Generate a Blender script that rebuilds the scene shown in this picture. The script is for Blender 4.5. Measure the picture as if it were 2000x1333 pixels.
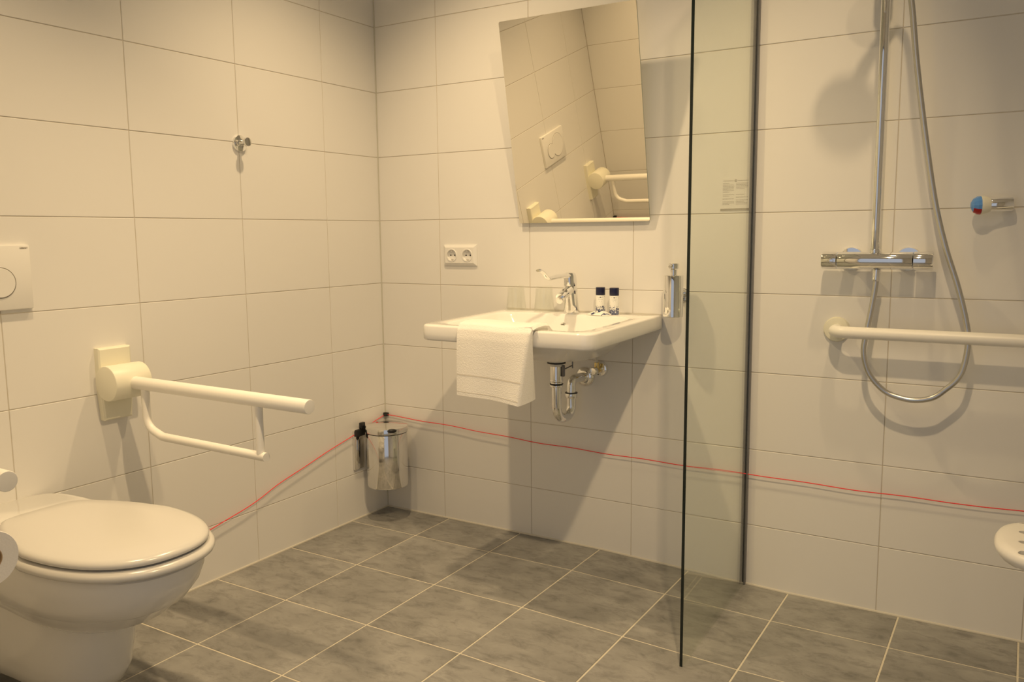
import bpy, bmesh, math, random
from mathutils import Vector, Matrix
random.seed(7)
for o in list(bpy.data.objects): bpy.data.objects.remove(o)
SC = bpy.context.scene
COL = SC.collection
PI = math.pi

# ------------------------------------------------------------------ camera, world, lights, exposure
cam = bpy.data.cameras.new('camera'); camo = bpy.data.objects.new('camera', cam); COL.objects.link(camo)
cam.sensor_width = 36.0; cam.lens = 1638.5 / 2000 * 36.0; cam.clip_start = 0.02
_r = Vector((0.85310204, 0.52165314, -0.00974223)); _u = Vector((-0.05741733, 0.11242554, 0.99199987)); _f = Vector((-0.51857513, 0.84571774, -0.12586239))
camo.matrix_world = Matrix(((_r.x, _u.x, -_f.x, 2.23412), (_r.y, _u.y, -_f.y, -2.63379), (_r.z, _u.z, -_f.z, 1.12580), (0, 0, 0, 1)))
SC.camera = camo

world = bpy.data.worlds.new('world'); SC.world = world; world.use_nodes = True
world.node_tree.nodes['Background'].inputs[0].default_value = (0.62, 0.64, 0.70, 1)
world.node_tree.nodes['Background'].inputs[1].default_value = 0.62

SC.view_settings.view_transform = 'Standard'; SC.view_settings.look = 'None'
SC.view_settings.gamma = 1.0; SC.view_settings.use_curve_mapping = False
SC.view_settings.exposure = 0.06
CEIL = 2.5
LAMP = (1.0, 0.725, 0.40)
DOWNLIGHTS = [  # x, y, watts, beam degrees, aim point, label
    (0.59, -0.68, 62, 122, (.80, -.50, 0), 'recessed ceiling spot above the left wall near the washbasin'),
    (0.59, -1.55, 64, 104, (.80, -1.70, 0), 'recessed ceiling spot above the toilet'),
    (1.99, -0.62, 25, 68, (1.32, 0, .9), 'recessed ceiling spot above the shower'),
    (1.97, -1.55, 88, 100, (1.02, -.70, .2), 'ceiling fill spot added near the room entrance'),  # added fill lamp, brightens low walls and basin front
]
SPOT_BLEND = 1.0

# ------------------------------------------------------------------ materials
def new_mat(name):
    m = bpy.data.materials.new(name); m.use_nodes = True
    nt = m.node_tree; b = nt.nodes['Principled BSDF']
    return m, nt, b
def principled(name, col, rough=0.5, metal=0.0, spec=0.5, bump=None, coat=0.0, var=0.0):
    m, nt, b = new_mat(name)
    b.inputs['Base Color'].default_value = (*col, 1); b.inputs['Roughness'].default_value = rough
    b.inputs['Metallic'].default_value = metal; b.inputs['Specular IOR Level'].default_value = spec
    b.inputs['Coat Weight'].default_value = coat; b.inputs['Coat Roughness'].default_value = 0.05
    if bump or var:
        tc = nt.nodes.new('ShaderNodeTexCoord'); n = nt.nodes.new('ShaderNodeTexNoise')
        n.inputs['Scale'].default_value = bump[0] if bump else 8; n.inputs['Detail'].default_value = 4
        nt.links.new(tc.outputs['Object'], n.inputs['Vector'])
        if bump:
            bp = nt.nodes.new('ShaderNodeBump'); bp.inputs['Strength'].default_value = bump[1]; bp.inputs['Distance'].default_value = bump[2]
            nt.links.new(n.outputs['Fac'], bp.inputs['Height']); nt.links.new(bp.outputs['Normal'], b.inputs['Normal'])
        if var:
            r = nt.nodes.new('ShaderNodeValToRGB'); nt.links.new(n.outputs['Fac'], r.inputs['Fac'])
            r.color_ramp.elements[0].position = .3; r.color_ramp.elements[1].position = .7
            r.color_ramp.elements[0].color = (*[c * (1 - var) for c in col], 1); r.color_ramp.elements[1].color = (*[min(1, c * (1 + var)) for c in col], 1)
            nt.links.new(r.outputs['Color'], b.inputs['Base Color'])
    return m
M = {}
M['wall_tile'] = principled('wall_tile', (.80, .79, .765), .42, spec=.35, bump=(2.5, .04, .01))
M['wall_grout'] = principled('wall_grout', (.60, .55, .47), .9, bump=(180, .3, .001))
M['floor_grout'] = principled('floor_grout', (.66, .61, .50), .9, bump=(180, .3, .001), var=.06)
M['silicone'] = principled('silicone', (.60, .57, .50), .5, bump=(60, .1, .001))
M['corner_silicone'] = principled('corner_silicone', (.56, .55, .48), .5, bump=(60, .1, .001))
M['ceiling'] = principled('ceiling_paint', (.80, .78, .74), .9, bump=(120, .1, .001))
M['ceramic'] = principled('ceramic', (.86, .85, .82), .10, spec=.5, coat=.3, bump=(3, .02, .01))
M['toilet_ceramic'] = principled('toilet_ceramic', (.80, .79, .76), .16, spec=.5, coat=.2, bump=(3, .02, .01))
M['seat_plastic'] = principled('seat_plastic', (.68, .665, .63), .22, spec=.5, bump=(4, .02, .01))
M['white_plastic'] = principled('white_plastic', (.82, .81, .78), .35, bump=(40, .02, .001))
M['bar_white'] = principled('bar_white', (.88, .86, .80), .35, bump=(30, .02, .001))
M['bar_cream'] = principled('bar_cream', (.84, .82, .68), .4, bump=(30, .02, .001))
M['chrome'] = principled('chrome', (.86, .86, .85), .05, metal=1, bump=(6, .01, .002))
M['steel'] = principled('steel', (.80, .79, .77), .09, metal=1, bump=(6, .015, .002))
M['hose_metal'] = principled('hose_metal', (.62, .61, .58), .28, metal=1, bump=(400, .2, .001))
M['brass'] = principled('brass', (.75, .58, .25), .25, metal=1, bump=(60, .05, .001))
M['black'] = principled('black_plastic', (.012, .012, .013), .4, bump=(60, .05, .001))
M['dark'] = principled('dark_void', (.02, .018, .015), .8, bump=(60, .05, .001))
M['shadow_gap'] = principled('shadow_gap', (.20, .18, .15), .6, bump=(60, .05, .001))
M['navy'] = principled('navy_plastic', (.008, .010, .045), .3, bump=(60, .05, .001))
M['blue'] = principled('blue_reflection', (.12, .32, .75), .15, bump=(60, .05, .001))  # bluish reflection on the valve end, painted as flat colour
M['red'] = principled('red_reflection', (.42, .01, .015), .25, bump=(60, .05, .001))  # red part of that reflection, painted likewise
M['cord_red'] = principled('cord_red', (.85, .03, .04), .6, bump=(900, .4, .001))
M['paper'] = principled('tissue_paper', (.80, .79, .78), .95, spec=.1, bump=(260, .35, .002))
M['card'] = principled('cardboard', (.42, .30, .18), .9, bump=(90, .2, .001))
M['ink'] = principled('grey_ink', (.22, .19, .15), .8, bump=(90, .05, .001))
M['dark_ink'] = principled('dark_ink', (.06, .06, .10), .7, bump=(90, .05, .001))
M['notice_bar'] = principled('notice_bar', (.26, .23, .17), .6, bump=(90, .05, .001))
M['notice_sheet'] = principled('notice_sheet', (.82, .80, .77), .45, bump=(90, .05, .001))
M['mirror'] = principled('mirror_silver', (.95, .905, .80), .0, metal=1)
M['mirror_edge'] = principled('mirror_edge', (.35, .38, .34), .3, metal=.6, bump=(90, .05, .001))
M['glass_edge'] = principled('glass_edge', (.006, .012, .010), .12, spec=.5, bump=(20, .02, .001))
M['gasket'] = principled('gasket', (.17, .17, .18), .3, metal=.5, bump=(90, .05, .001))
M['door_paint'] = principled('door_paint', (.70, .68, .64), .5, bump=(50, .05, .001))
# terry towel
m, nt, b = new_mat('terry'); M['terry'] = m
b.inputs['Base Color'].default_value = (.92, .90, .85, 1); b.inputs['Roughness'].default_value = .95; b.inputs['Specular IOR Level'].default_value = .1
b.inputs['Sheen Weight'].default_value = .4
tc = nt.nodes.new('ShaderNodeTexCoord'); n = nt.nodes.new('ShaderNodeTexNoise'); n.inputs['Scale'].default_value = 420; n.inputs['Detail'].default_value = 2
n2 = nt.nodes.new('ShaderNodeTexNoise'); n2.inputs['Scale'].default_value = 260; mx = nt.nodes.new('ShaderNodeMath'); mx.operation = 'ADD'
bp = nt.nodes.new('ShaderNodeBump'); bp.inputs['Strength'].default_value = .6; bp.inputs['Distance'].default_value = .0015
nt.links.new(tc.outputs['Object'], n.inputs['Vector']); nt.links.new(tc.outputs['Object'], n2.inputs['Vector'])
nt.links.new(n.outputs['Fac'], mx.inputs[0]); nt.links.new(n2.outputs['Fac'], mx.inputs[1]); nt.links.new(mx.outputs[0], bp.inputs['Height']); nt.links.new(bp.outputs['Normal'], b.inputs['Normal'])
# floor tiles: mottled grey stone
m, nt, b = new_mat('floor_tile'); M['floor_tile'] = m
g = nt.nodes.new('ShaderNodeNewGeometry'); oi = nt.nodes.new('ShaderNodeObjectInfo')
mul = nt.nodes.new('ShaderNodeVectorMath'); mul.operation = 'SCALE'; mul.inputs[0].default_value = (7.3, 4.1, 2.9); nt.links.new(oi.outputs['Random'], mul.inputs['Scale'])
add = nt.nodes.new('ShaderNodeVectorMath'); add.operation = 'ADD'; nt.links.new(g.outputs['Position'], add.inputs[0]); nt.links.new(mul.outputs[0], add.inputs[1])
def noise(scale, detail, rough, stretch=(1, 1, 1), dist=0.0):
    mp = nt.nodes.new('ShaderNodeMapping'); mp.inputs['Scale'].default_value = stretch
    nt.links.new(add.outputs[0], mp.inputs['Vector'])
    n = nt.nodes.new('ShaderNodeTexNoise'); n.inputs['Scale'].default_value = scale; n.inputs['Detail'].default_value = detail; n.inputs['Roughness'].default_value = rough; n.inputs['Distortion'].default_value = dist
    nt.links.new(mp.outputs[0], n.inputs['Vector']); return n
na = noise(5.0, 6, .62, (1, 1.5, 1), .3); nb = noise(15, 8, .72, (1, 1.9, 1), .5); nc = noise(70, 4, .7)
ra = nt.nodes.new('ShaderNodeValToRGB'); nt.links.new(na.outputs['Fac'], ra.inputs['Fac'])
ra.color_ramp.elements[0].position = .30; ra.color_ramp.elements[0].color = (.215, .212, .202, 1)
ra.color_ramp.elements[1].position = .68; ra.color_ramp.elements[1].color = (.345, .34, .325, 1)
rb = nt.nodes.new('ShaderNodeValToRGB'); nt.links.new(nb.outputs['Fac'], rb.inputs['Fac'])
rb.color_ramp.elements[0].position = .30; rb.color_ramp.elements[0].color = (.50, .50, .50, 1)
rb.color_ramp.elements[1].position = .52; rb.color_ramp.elements[1].color = (1, 1, 1, 1)
mm = nt.nodes.new('ShaderNodeMix'); mm.data_type = 'RGBA'; mm.blend_type = 'MULTIPLY'; mm.inputs['Factor'].default_value = .75
nt.links.new(ra.outputs['Color'], mm.inputs[6]); nt.links.new(rb.outputs['Color'], mm.inputs[7])
nt.links.new(mm.outputs[2], b.inputs['Base Color']); b.inputs['Roughness'].default_value = .55; b.inputs['Specular IOR Level'].default_value = .35
bp = nt.nodes.new('ShaderNodeBump'); bp.inputs['Strength'].default_value = .15; bp.inputs['Distance'].default_value = .002
nt.links.new(nc.outputs['Fac'], bp.inputs['Height']); nt.links.new(bp.outputs['Normal'], b.inputs['Normal'])
# clear panes: tinted transparency plus fresnel reflection (one sheet per face)
def pane(name, tint, ior=1.5, boost=1.0):
    m, nt, b = new_mat(name); nt.nodes.remove(b); out = nt.nodes['Material Output']
    t = nt.nodes.new('ShaderNodeBsdfTransparent'); t.inputs[0].default_value = (*tint, 1)
    gl = nt.nodes.new('ShaderNodeBsdfGlossy'); gl.inputs['Roughness'].default_value = 0.0; gl.inputs[0].default_value = (1, 1, 1, 1)
    fr = nt.nodes.new('ShaderNodeFresnel'); fr.inputs[0].default_value = ior
    ge = nt.nodes.new('ShaderNodeNewGeometry')
    # same fresnel seen from either side of a sheet
    ma = nt.nodes.new('ShaderNodeMath'); ma.operation = 'MULTIPLY_ADD'; ma.inputs[1].default_value = 1 / ior - ior; ma.inputs[2].default_value = ior
    nt.links.new(ge.outputs['Backfacing'], ma.inputs[0]); nt.links.new(ma.outputs[0], fr.inputs[0])
    mix = nt.nodes.new('ShaderNodeMixShader')
    sc = nt.nodes.new('ShaderNodeMath'); sc.operation = 'MULTIPLY'; sc.inputs[1].default_value = boost; nt.links.new(fr.outputs[0], sc.inputs[0])
    nt.links.new(sc.outputs[0], mix.inputs[0]); nt.links.new(t.outputs[0], mix.inputs[1]); nt.links.new(gl.outputs[0], mix.inputs[2])
    nt.links.new(mix.outputs[0], out.inputs['Surface']); return m
M['screen_glass'] = pane('screen_glass', (.955, .975, .94), 1.33)
M['tumbler_glass'] = pane('tumbler_glass', (.975, .98, .97), 1.42)
# lamp lens
m, nt, b = new_mat('lamp_lens'); M['lamp_lens'] = m
b.inputs['Emission Color'].default_value = (*LAMP, 1); b.inputs['Emission Strength'].default_value = 18; b.inputs['Base Color'].default_value = (.8, .8, .8, 1)
# bottle label: white with a blue printed scene at the foot
def label_mat(name, seed):
    m, nt, b = new_mat(name)
    tc = nt.nodes.new('ShaderNodeTexCoord'); sep = nt.nodes.new('ShaderNodeSeparateXYZ'); nt.links.new(tc.outputs['Generated'], sep.inputs[0])
    n = nt.nodes.new('ShaderNodeTexNoise'); n.inputs['Scale'].default_value = 190; n.inputs['Detail'].default_value = 4
    mp = nt.nodes.new('ShaderNodeMapping'); mp.inputs['Location'].default_value = (seed, seed * 2, 0); nt.links.new(tc.outputs['Object'], mp.inputs['Vector']); nt.links.new(mp.outputs[0], n.inputs['Vector'])
    # amount of print: none above 55 % of the height, dense at the foot
    mr = nt.nodes.new('ShaderNodeMapRange'); mr.inputs['From Min'].default_value = .0; mr.inputs['From Max'].default_value = .58; mr.inputs['To Min'].default_value = .72; mr.inputs['To Max'].default_value = .30
    nt.links.new(sep.outputs['Z'], mr.inputs['Value'])
    lt = nt.nodes.new('ShaderNodeMath'); lt.operation = 'LESS_THAN'; nt.links.new(n.outputs['Fac'], lt.inputs[0]); nt.links.new(mr.outputs[0], lt.inputs[1])
    r = nt.nodes.new('ShaderNodeValToRGB'); nt.links.new(n.outputs['Fac'], r.inputs['Fac'])
    r.color_ramp.elements[0].position = .32; r.color_ramp.elements[0].color = (.012, .015, .07, 1); r.color_ramp.elements[1].position = .6; r.color_ramp.elements[1].color = (.25, .28, .42, 1)
    mix = nt.nodes.new('ShaderNodeMix'); mix.data_type = 'RGBA'; nt.links.new(lt.outputs[0], mix.inputs[0]); mix.inputs[6].default_value = (.84, .84, .80, 1); nt.links.new(r.outputs[0], mix.inputs[7])
    nt.links.new(mix.outputs[2], b.inputs['Base Color']); b.inputs['Roughness'].default_value = .35
    return m
M['label_a'] = label_mat('label_a', 1.3); M['label_b'] = label_mat('label_b', 4.9)
m, nt, b = new_mat('soap_wrapper'); M['soap_wrapper'] = m
tc = nt.nodes.new('ShaderNodeTexCoord'); n = nt.nodes.new('ShaderNodeTexNoise'); n.inputs['Scale'].default_value = 75; nt.links.new(tc.outputs['Object'], n.inputs['Vector'])
r = nt.nodes.new('ShaderNodeValToRGB'); nt.links.new(n.outputs['Fac'], r.inputs['Fac']); r.color_ramp.interpolation = 'CONSTANT'
r.color_ramp.elements[0].color = (.03, .04, .13, 1); r.color_ramp.elements[1].position = .40; r.color_ramp.elements[1].color = (.86, .85, .80, 1)
nt.links.new(r.outputs[0], b.inputs['Base Color']); b.inputs['Roughness'].default_value = .3

# ------------------------------------------------------------------ mesh helpers
def bm_new(): return bmesh.new()
def box(bm, lo, hi, bevel=0.0, seg=2):
    t = bmesh.new()
    bmesh.ops.create_cube(t, size=1)
    for v in t.verts: v.co = Vector([(lo[i] + hi[i]) / 2 + v.co[i] * (hi[i] - lo[i]) for i in range(3)])
    if bevel: bmesh.ops.bevel(t, geom=list(t.edges), offset=bevel, segments=seg, affect='EDGES', profile=.5)
    merge(bm, t); return bm
def merge(bm, t, mat=None):
    me = bpy.data.meshes.new('tmp'); 
    if mat is not None: t.transform(mat)
    t.to_mesh(me); t.free(); bm.from_mesh(me); bpy.data.meshes.remove(me)
def frame(axis):
    a = Vector(axis).normalized(); h = Vector((0, 0, 1)) if abs(a.z) < .9 else Vector((0, -1, 0))
    x = h.cross(a).normalized(); y = a.cross(x); return x, y, a
def lathe(bm, org, axis, prof, seg=40, cap0=True, cap1=True):
    x, y, a = frame(axis); o = Vector(org); rings = []
    for r, h in prof:
        if r < 1e-6: rings.append([bm.verts.new(o + a * h)])
        else: rings.append([bm.verts.new(o + a * h + (x * math.cos(2 * PI * k / seg) + y * math.sin(2 * PI * k / seg)) * r) for k in range(seg)])
    for A, B in zip(rings, rings[1:]):
        for k in range(seg):
            k2 = (k + 1) % seg
            f = [A[k % len(A)], A[k2 % len(A)], B[k2 % len(B)], B[k % len(B)]]
            u = []
            for v in f:
                if v not in u: u.append(v)
            if len(u) > 2: bm.faces.new(u)
    if cap0 and len(rings[0]) > 1: bm.faces.new(list(reversed(rings[0])))
    if cap1 and len(rings[-1]) > 1: bm.faces.new(rings[-1])
    return bm
def cyl(bm, p0, p1, r, seg=32, bev=0.0):
    d = Vector(p1) - Vector(p0); L = d.length
    if bev: prof = [(r - bev, 0), (r - bev * .3, bev * .3), (r, bev), (r, L - bev), (r - bev * .3, L - bev * .3), (r - bev, L)]
    else: prof = [(r, 0), (r, L)]
    return lathe(bm, p0, d, prof, seg)
def tube(bm, pts, r, seg=16, caps=True):
    P = [Vector(p) for p in pts]; n = len(P)
    rr = r if isinstance(r, (list, tuple)) else [r] * n
    T = []
    for i in range(n):
        t = (P[min(i + 1, n - 1)] - P[max(i - 1, 0)]); T.append(t.normalized())
    x, y, a = frame(T[0]); rings = []
    for i in range(n):
        t = T[i]; x = (x - t * x.dot(t)).normalized(); y = t.cross(x)
        rings.append([bm.verts.new(P[i] + (x * math.cos(2 * PI * k / seg) + y * math.sin(2 * PI * k / seg)) * rr[i]) for k in range(seg)])
    for A, B in zip(rings, rings[1:]):
        for k in range(seg): bm.faces.new([A[k], A[(k + 1) % seg], B[(k + 1) % seg], B[k]])
    if caps: bm.faces.new(list(reversed(rings[0]))); bm.faces.new(rings[-1])
    return bm
def fillet(pts, rad, n=8):
    P = [Vector(p) for p in pts]; out = [P[0]]
    for i in range(1, len(P) - 1):
        a = (P[i - 1] - P[i]); b = (P[i + 1] - P[i]); la, lb = a.length, b.length; a.normalize(); b.normalize()
        ang = a.angle(b); d = min(rad / math.tan(ang / 2), la * .49, lb * .49); 
        p0 = P[i] + a * d; p1 = P[i] + b * d
        r = d * math.tan(ang / 2); bis = (a + b).normalized(); c = P[i] + bis * (r / math.sin(ang / 2))
        u = p0 - c; w = p1 - c
        th = u.angle(w); e2 = (w - u * (math.cos(th))) / math.sin(th)
        for k in range(n + 1):
            out.append(c + u * math.cos(th * k / n) + e2 * math.sin(th * k / n))
    out.append(P[-1]); return out
def spline(pts, n=8):
    P = [Vector(p) for p in pts]; P = [P[0] * 2 - P[1]] + P + [P[-1] * 2 - P[-2]]; out = []
    for i in range(1, len(P) - 2):
        for k in range(n):
            t = k / n; a, b, c, d = P[i - 1:i + 3]
            out.append(.5 * ((2 * b) + (c - a) * t + (2 * a - 5 * b + 4 * c - d) * t * t + (3 * b - a - 3 * c + d) * t ** 3))
    out.append(P[-2]); return out
def loft(bm, rings, cap0=True, cap1=True):
    R = [[bm.verts.new(p) for p in r] for r in rings]; n = len(R[0])
    for A, B in zip(R, R[1:]):
        for k in range(n): bm.faces.new([A[k], A[(k + 1) % n], B[(k + 1) % n], B[k]])
    if cap0: bm.faces.new(list(reversed(R[0])))
    if cap1: bm.faces.new(R[-1])
    return bm
def finish(bm, name, mat, parent=None, angle=35, smooth=True):
    bmesh.ops.recalc_face_normals(bm, faces=list(bm.faces))
    if smooth:
        lim = math.radians(angle)
        for f in bm.faces: f.smooth = True
        for e in bm.edges:
            if len(e.link_faces) != 2 or e.calc_face_angle(0) > lim: e.smooth = False
    me = bpy.data.meshes.new(name); 
    off = parent_world(parent)
    if parent is not None: bm.transform(Matrix.Translation(-off))
    bm.to_mesh(me); bm.free()
    for mt in (mat if isinstance(mat, (list, tuple)) else [mat]): me.materials.append(mt)
    o = bpy.data.objects.new(name, me); COL.objects.link(o)
    if parent is not None: o.parent = parent
    return o
def parent_world(p):
    v = Vector((0, 0, 0))
    while p is not None: v = v + p.location; p = p.parent
    return v
def thing(name, label, cat, loc, group=None):
    o = bpy.data.objects.new(name, None); COL.objects.link(o); o.location = loc; o.empty_display_size = .05
    o['label'] = label; o['category'] = cat
    if group: o['group'] = group
    return o
def tag(o, label, cat, group=None):
    o['label'] = label; o['category'] = cat
    if group: o['group'] = group
    return o
def struct(o): o['kind'] = 'structure'; return o
def text_mesh(body, size, loc, x_dir, y_dir, mat, name, parent, depth=.0006):
    cu = bpy.data.curves.new('tmp_text', 'FONT'); cu.body = body; cu.size = size; cu.extrude = depth / 2; cu.align_x = 'CENTER'; cu.align_y = 'CENTER'
    to = bpy.data.objects.new('tmp_text', cu); me = bpy.data.meshes.new_from_object(to)
    bm = bmesh.new(); bm.from_mesh(me); bpy.data.objects.remove(to); bpy.data.meshes.remove(me)
    X = Vector(x_dir).normalized(); Y = Vector(y_dir).normalized(); Z = X.cross(Y)
    bm.transform(Matrix(((X.x, Y.x, Z.x, loc[0]), (X.y, Y.y, Z.y, loc[1]), (X.z, Y.z, Z.z, loc[2]), (0, 0, 0, 1))))
    return finish(bm, name, mat, parent, smooth=False)

def carve(o, cut_bm, angle=25):
    bmesh.ops.recalc_face_normals(cut_bm, faces=list(cut_bm.faces))
    cme = bpy.data.meshes.new('cut'); cut_bm.transform(Matrix.Translation(-parent_world(o.parent))); cut_bm.to_mesh(cme); cut_bm.free()
    co = bpy.data.objects.new('cut', cme); COL.objects.link(co); co.parent = o.parent
    md = o.modifiers.new('cut', 'BOOLEAN'); md.object = co; md.operation = 'DIFFERENCE'; md.solver = 'EXACT'
    bpy.context.view_layer.update()
    nm = bpy.data.meshes.new_from_object(o.evaluated_get(bpy.context.evaluated_depsgraph_get())); o.modifiers.clear(); o.data = nm
    q = bmesh.new(); q.from_mesh(nm)
    for e in q.edges: e.smooth = len(e.link_faces) == 2 and e.calc_face_angle(0) < math.radians(angle)
    q.to_mesh(nm); q.free()
    bpy.data.objects.remove(co); return o
# ------------------------------------------------------------------ room shell
XR, YN = 2.74, -2.15          # right wall, near wall
ZK = [-0.05] + [0.1855 + .25 * k for k in range(10)] + [CEIL]
def fz(x, y=0): # the floor falls a little into the shower
    t = min(1, max(0, (x - .982) / .662)); return -.019 * t
G = .0012      # half joint
TD = .0016     # tile stands proud of the grout by this much
def tile_mesh(w, h, d=.008, bev=.0009):
    bm = bm_new(); box(bm, (-w / 2, -h / 2, -d), (w / 2, h / 2, 0), bev, 1)
    bmesh.ops.recalc_face_normals(bm, faces=list(bm.faces))
    me = bpy.data.meshes.new('tile'); bm.to_mesh(me); bm.free(); me.materials.append(M['wall_tile']); return me
_tm = {}
def tiled_wall(name, slab_lo, slab_hi, us, place, rot, zs=ZK, skip=None):
    w = struct(finish(box(bm_new(), slab_lo, slab_hi), name, M['wall_grout'], smooth=False))
    for a, b in zip(us, us[1:]):
        for z0, z1 in zip(zs, zs[1:]):
            if skip and skip(a, b, z0, z1): continue
            key = (round(b - a - 2 * G, 4), round(z1 - z0 - 2 * G, 4))
            if key not in _tm: _tm[key] = tile_mesh(*key)
            t = bpy.data.objects.new('tile', _tm[key]); COL.objects.link(t); t.parent = w
            t.rotation_euler = rot; t.location = place((a + b) / 2, (z0 + z1) / 2)
            t.rotation_euler.x += random.gauss(0, .0006); t.rotation_euler.z += random.gauss(0, .0006)
    return w
XB = [0, .2961, .6980, 1.1010, 1.5020, 1.9030, 2.281, XR]
YL = [0, .2988, .6967, 1.0945, 1.4924, 1.8903, -YN]
tiled_wall('wall_back', (-.1, TD, -.06), (XR + .1, .1, CEIL), XB, lambda u, z: (u, 0, z), (PI / 2, 0, 0))
tiled_wall('wall_left', (-.1, YN - .1, -.06), (-TD, .1, CEIL), [-y for y in reversed(YL)], lambda u, z: (0, u, z), (PI / 2, 0, PI / 2))
tiled_wall('wall_right', (XR + TD, YN - .1, -.06), (XR + .1, .1, CEIL), [-y for y in reversed(YL)], lambda u, z: (XR, u, z), (PI / 2, 0, -PI / 2))
DX0, DX1, DZ = 1.10, 2.36, 2.1   # doorway the photograph is taken from
XNEAR = [0, .33, .73, DX0 - .03]
tiled_wall('wall_near', (-.1, YN - .1, -.06), (DX0 - .03, YN - TD, CEIL), XNEAR, lambda u, z: (u, YN, z), (PI / 2, 0, PI))
struct(finish(box(box(bm_new(), (DX0 - .03, YN - .1, DZ), (DX1 + .03, YN - TD, CEIL)), (DX1 + .03, YN - .1, -.06), (XR + .1, YN - TD, CEIL)), 'wall_entrance', M['ceiling'], smooth=False))
fr = bm_new()
box(fr, (DX0 - .06, YN - .115, 0), (DX0, YN + .012, DZ), .003); box(fr, (DX1, YN - .115, 0), (DX1 + .06, YN + .012, DZ), .003); box(fr, (DX0 - .06, YN - .115, DZ), (DX1 + .06, YN + .012, DZ + .06), .003)
struct(finish(fr, 'door_1', M['door_paint']))
ceil = struct(finish(box(bm_new(), (-.1, YN - .1, CEIL), (XR + .1, .1, CEIL + .1)), 'ceiling', M['ceiling'], smooth=False))

# floor: grout bed and single tiles
FX = [0.004, .318, .650, .982, 1.314, 1.644, 1.966, 2.274, 2.60, XR - .002]
FY = [-.004, -.2215, -.5495, -.8775, -1.2055, -1.5335, -1.8615, -2.1895, -2.5175, -2.8455]
bm = bm_new()
GXS = [-.1] + FX + [XR + .1]; N = len(GXS) - 1
gv = [[None] * 2 for _ in range(N + 1)]
for i in range(N + 1):
    x = GXS[i]
    for j, y in enumerate((.1, -3.2)): gv[i][j] = bm.verts.new((x, y, fz(x) - .0012))
for i in range(N): bm.faces.new([gv[i][0], gv[i + 1][0], gv[i + 1][1], gv[i][1]])
r = bmesh.ops.extrude_face_region(bm, geom=list(bm.faces))
for v in [e for e in r['geom'] if isinstance(e, bmesh.types.BMVert)]: v.co.z = -.12
floor = struct(finish(bm, 'floor', M['floor_grout'], smooth=False))
for i in range(len(FX) - 1):
    for j in range(len(FY) - 1):
        x0, x1, y1, y0 = FX[i] + .0024, FX[i + 1] - .0024, FY[j] - .0024, FY[j + 1] + .0024
        b = bm_new(); box(b, (x0, y0, -.012), (x1, y1, 0), .0009, 1)
        cx, cy = (x0 + x1) / 2, (y0 + y1) / 2
        for v in b.verts: v.co.z += fz(v.co.x); v.co -= Vector((cx, cy, 0))
        me = bpy.data.meshes.new('tile'); b.to_mesh(me); b.free(); me.materials.append(M['floor_tile'])
        t = bpy.data.objects.new('tile', me); COL.objects.link(t); t.parent = floor; t.location = (cx, cy, 0)
# silicone seams
def seam(name, pts, mat, r=.0045):
    b = bm_new(); tube(b, pts, r, 8); return struct(finish(b, name, mat))
seam('trim_1', [(x, -.001, fz(x)) for x in FX], M['silicone'])
seam('trim_2', [(.001, 0, 0), (.001, -1, 0), (.001, YN, 0)], M['silicone'])
seam('trim_3', [(.0005, -.0005, 0), (.0005, -.0005, 1.2), (.0005, -.0005, CEIL)], M['corner_silicone'], .0035)

# ------------------------------------------------------------------ ceiling lamps
for x, y, W, DEG, AIM, lab in DOWNLIGHTS:
    t = thing('ceiling_spot', lab, 'ceiling lamp', (x, y, CEIL), 'recessed ceiling spots')
    b = bm_new(); lathe(b, (x, y, CEIL), (0, 0, -1), [(.030, 0), (.030, .004), (.034, .007), (.042, .005), (.045, 0)], 32, False, False); finish(b, 'trim_ring', M['steel'], t)
    b = bm_new(); lathe(b, (x, y, CEIL), (0, 0, -1), [(.030, .0005), (.030, .002)], 32); finish(b, 'lens', M['lamp_lens'], t)
    L = bpy.data.lights.new('spot_lamp', 'SPOT'); L.energy = W; L.color = LAMP; L.spot_size = math.radians(DEG); L.spot_blend = SPOT_BLEND; L.shadow_soft_size = .028
    lo = bpy.data.objects.new('spot_lamp', L); COL.objects.link(lo); lo.parent = t; lo.location = (0, 0, -.04)
    lo.rotation_euler = (Vector(AIM) - Vector((x, y, CEIL - .04))).to_track_quat('-Z', 'Y').to_euler()

# ------------------------------------------------------------------ toilet
TY = -1.555
def dshape(x0, x1, hw, z, n=64, ex=2.3, xm=None, tb=1.0):
    """outline seen from above: straight back edge near the wall, rounded front; xm = where it is widest, tb = back width / full width"""
    if xm is None: xm = x0 + (x1 - x0) * .5
    out = []
    for k in range(n):
        a = 2 * PI * k / n; c, s = math.cos(a), math.sin(a)
        ss = math.copysign(abs(s) ** (2 / ex), s)
        if c >= 0: x = xm + (x1 - xm) * abs(c) ** (2 / ex); y = hw * ss
        else:
            t = abs(c) ** (2 / 5.0); x = xm - (xm - x0) * t
            sb = math.copysign(abs(s) ** (2 / 5.0), s)
            f = (xm - x) / max(1e-6, xm - x0); y = hw * sb * (1 + (tb - 1) * f * f * (3 - 2 * f))
        out.append(Vector((x, TY + y, z)))
    return out
toilet = thing('toilet', 'white wall-hung toilet with closed lid below the flush plate', 'toilet', (0, TY, .06))
b = bm_new()   # egg-shaped bowl with the deck behind it
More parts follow.
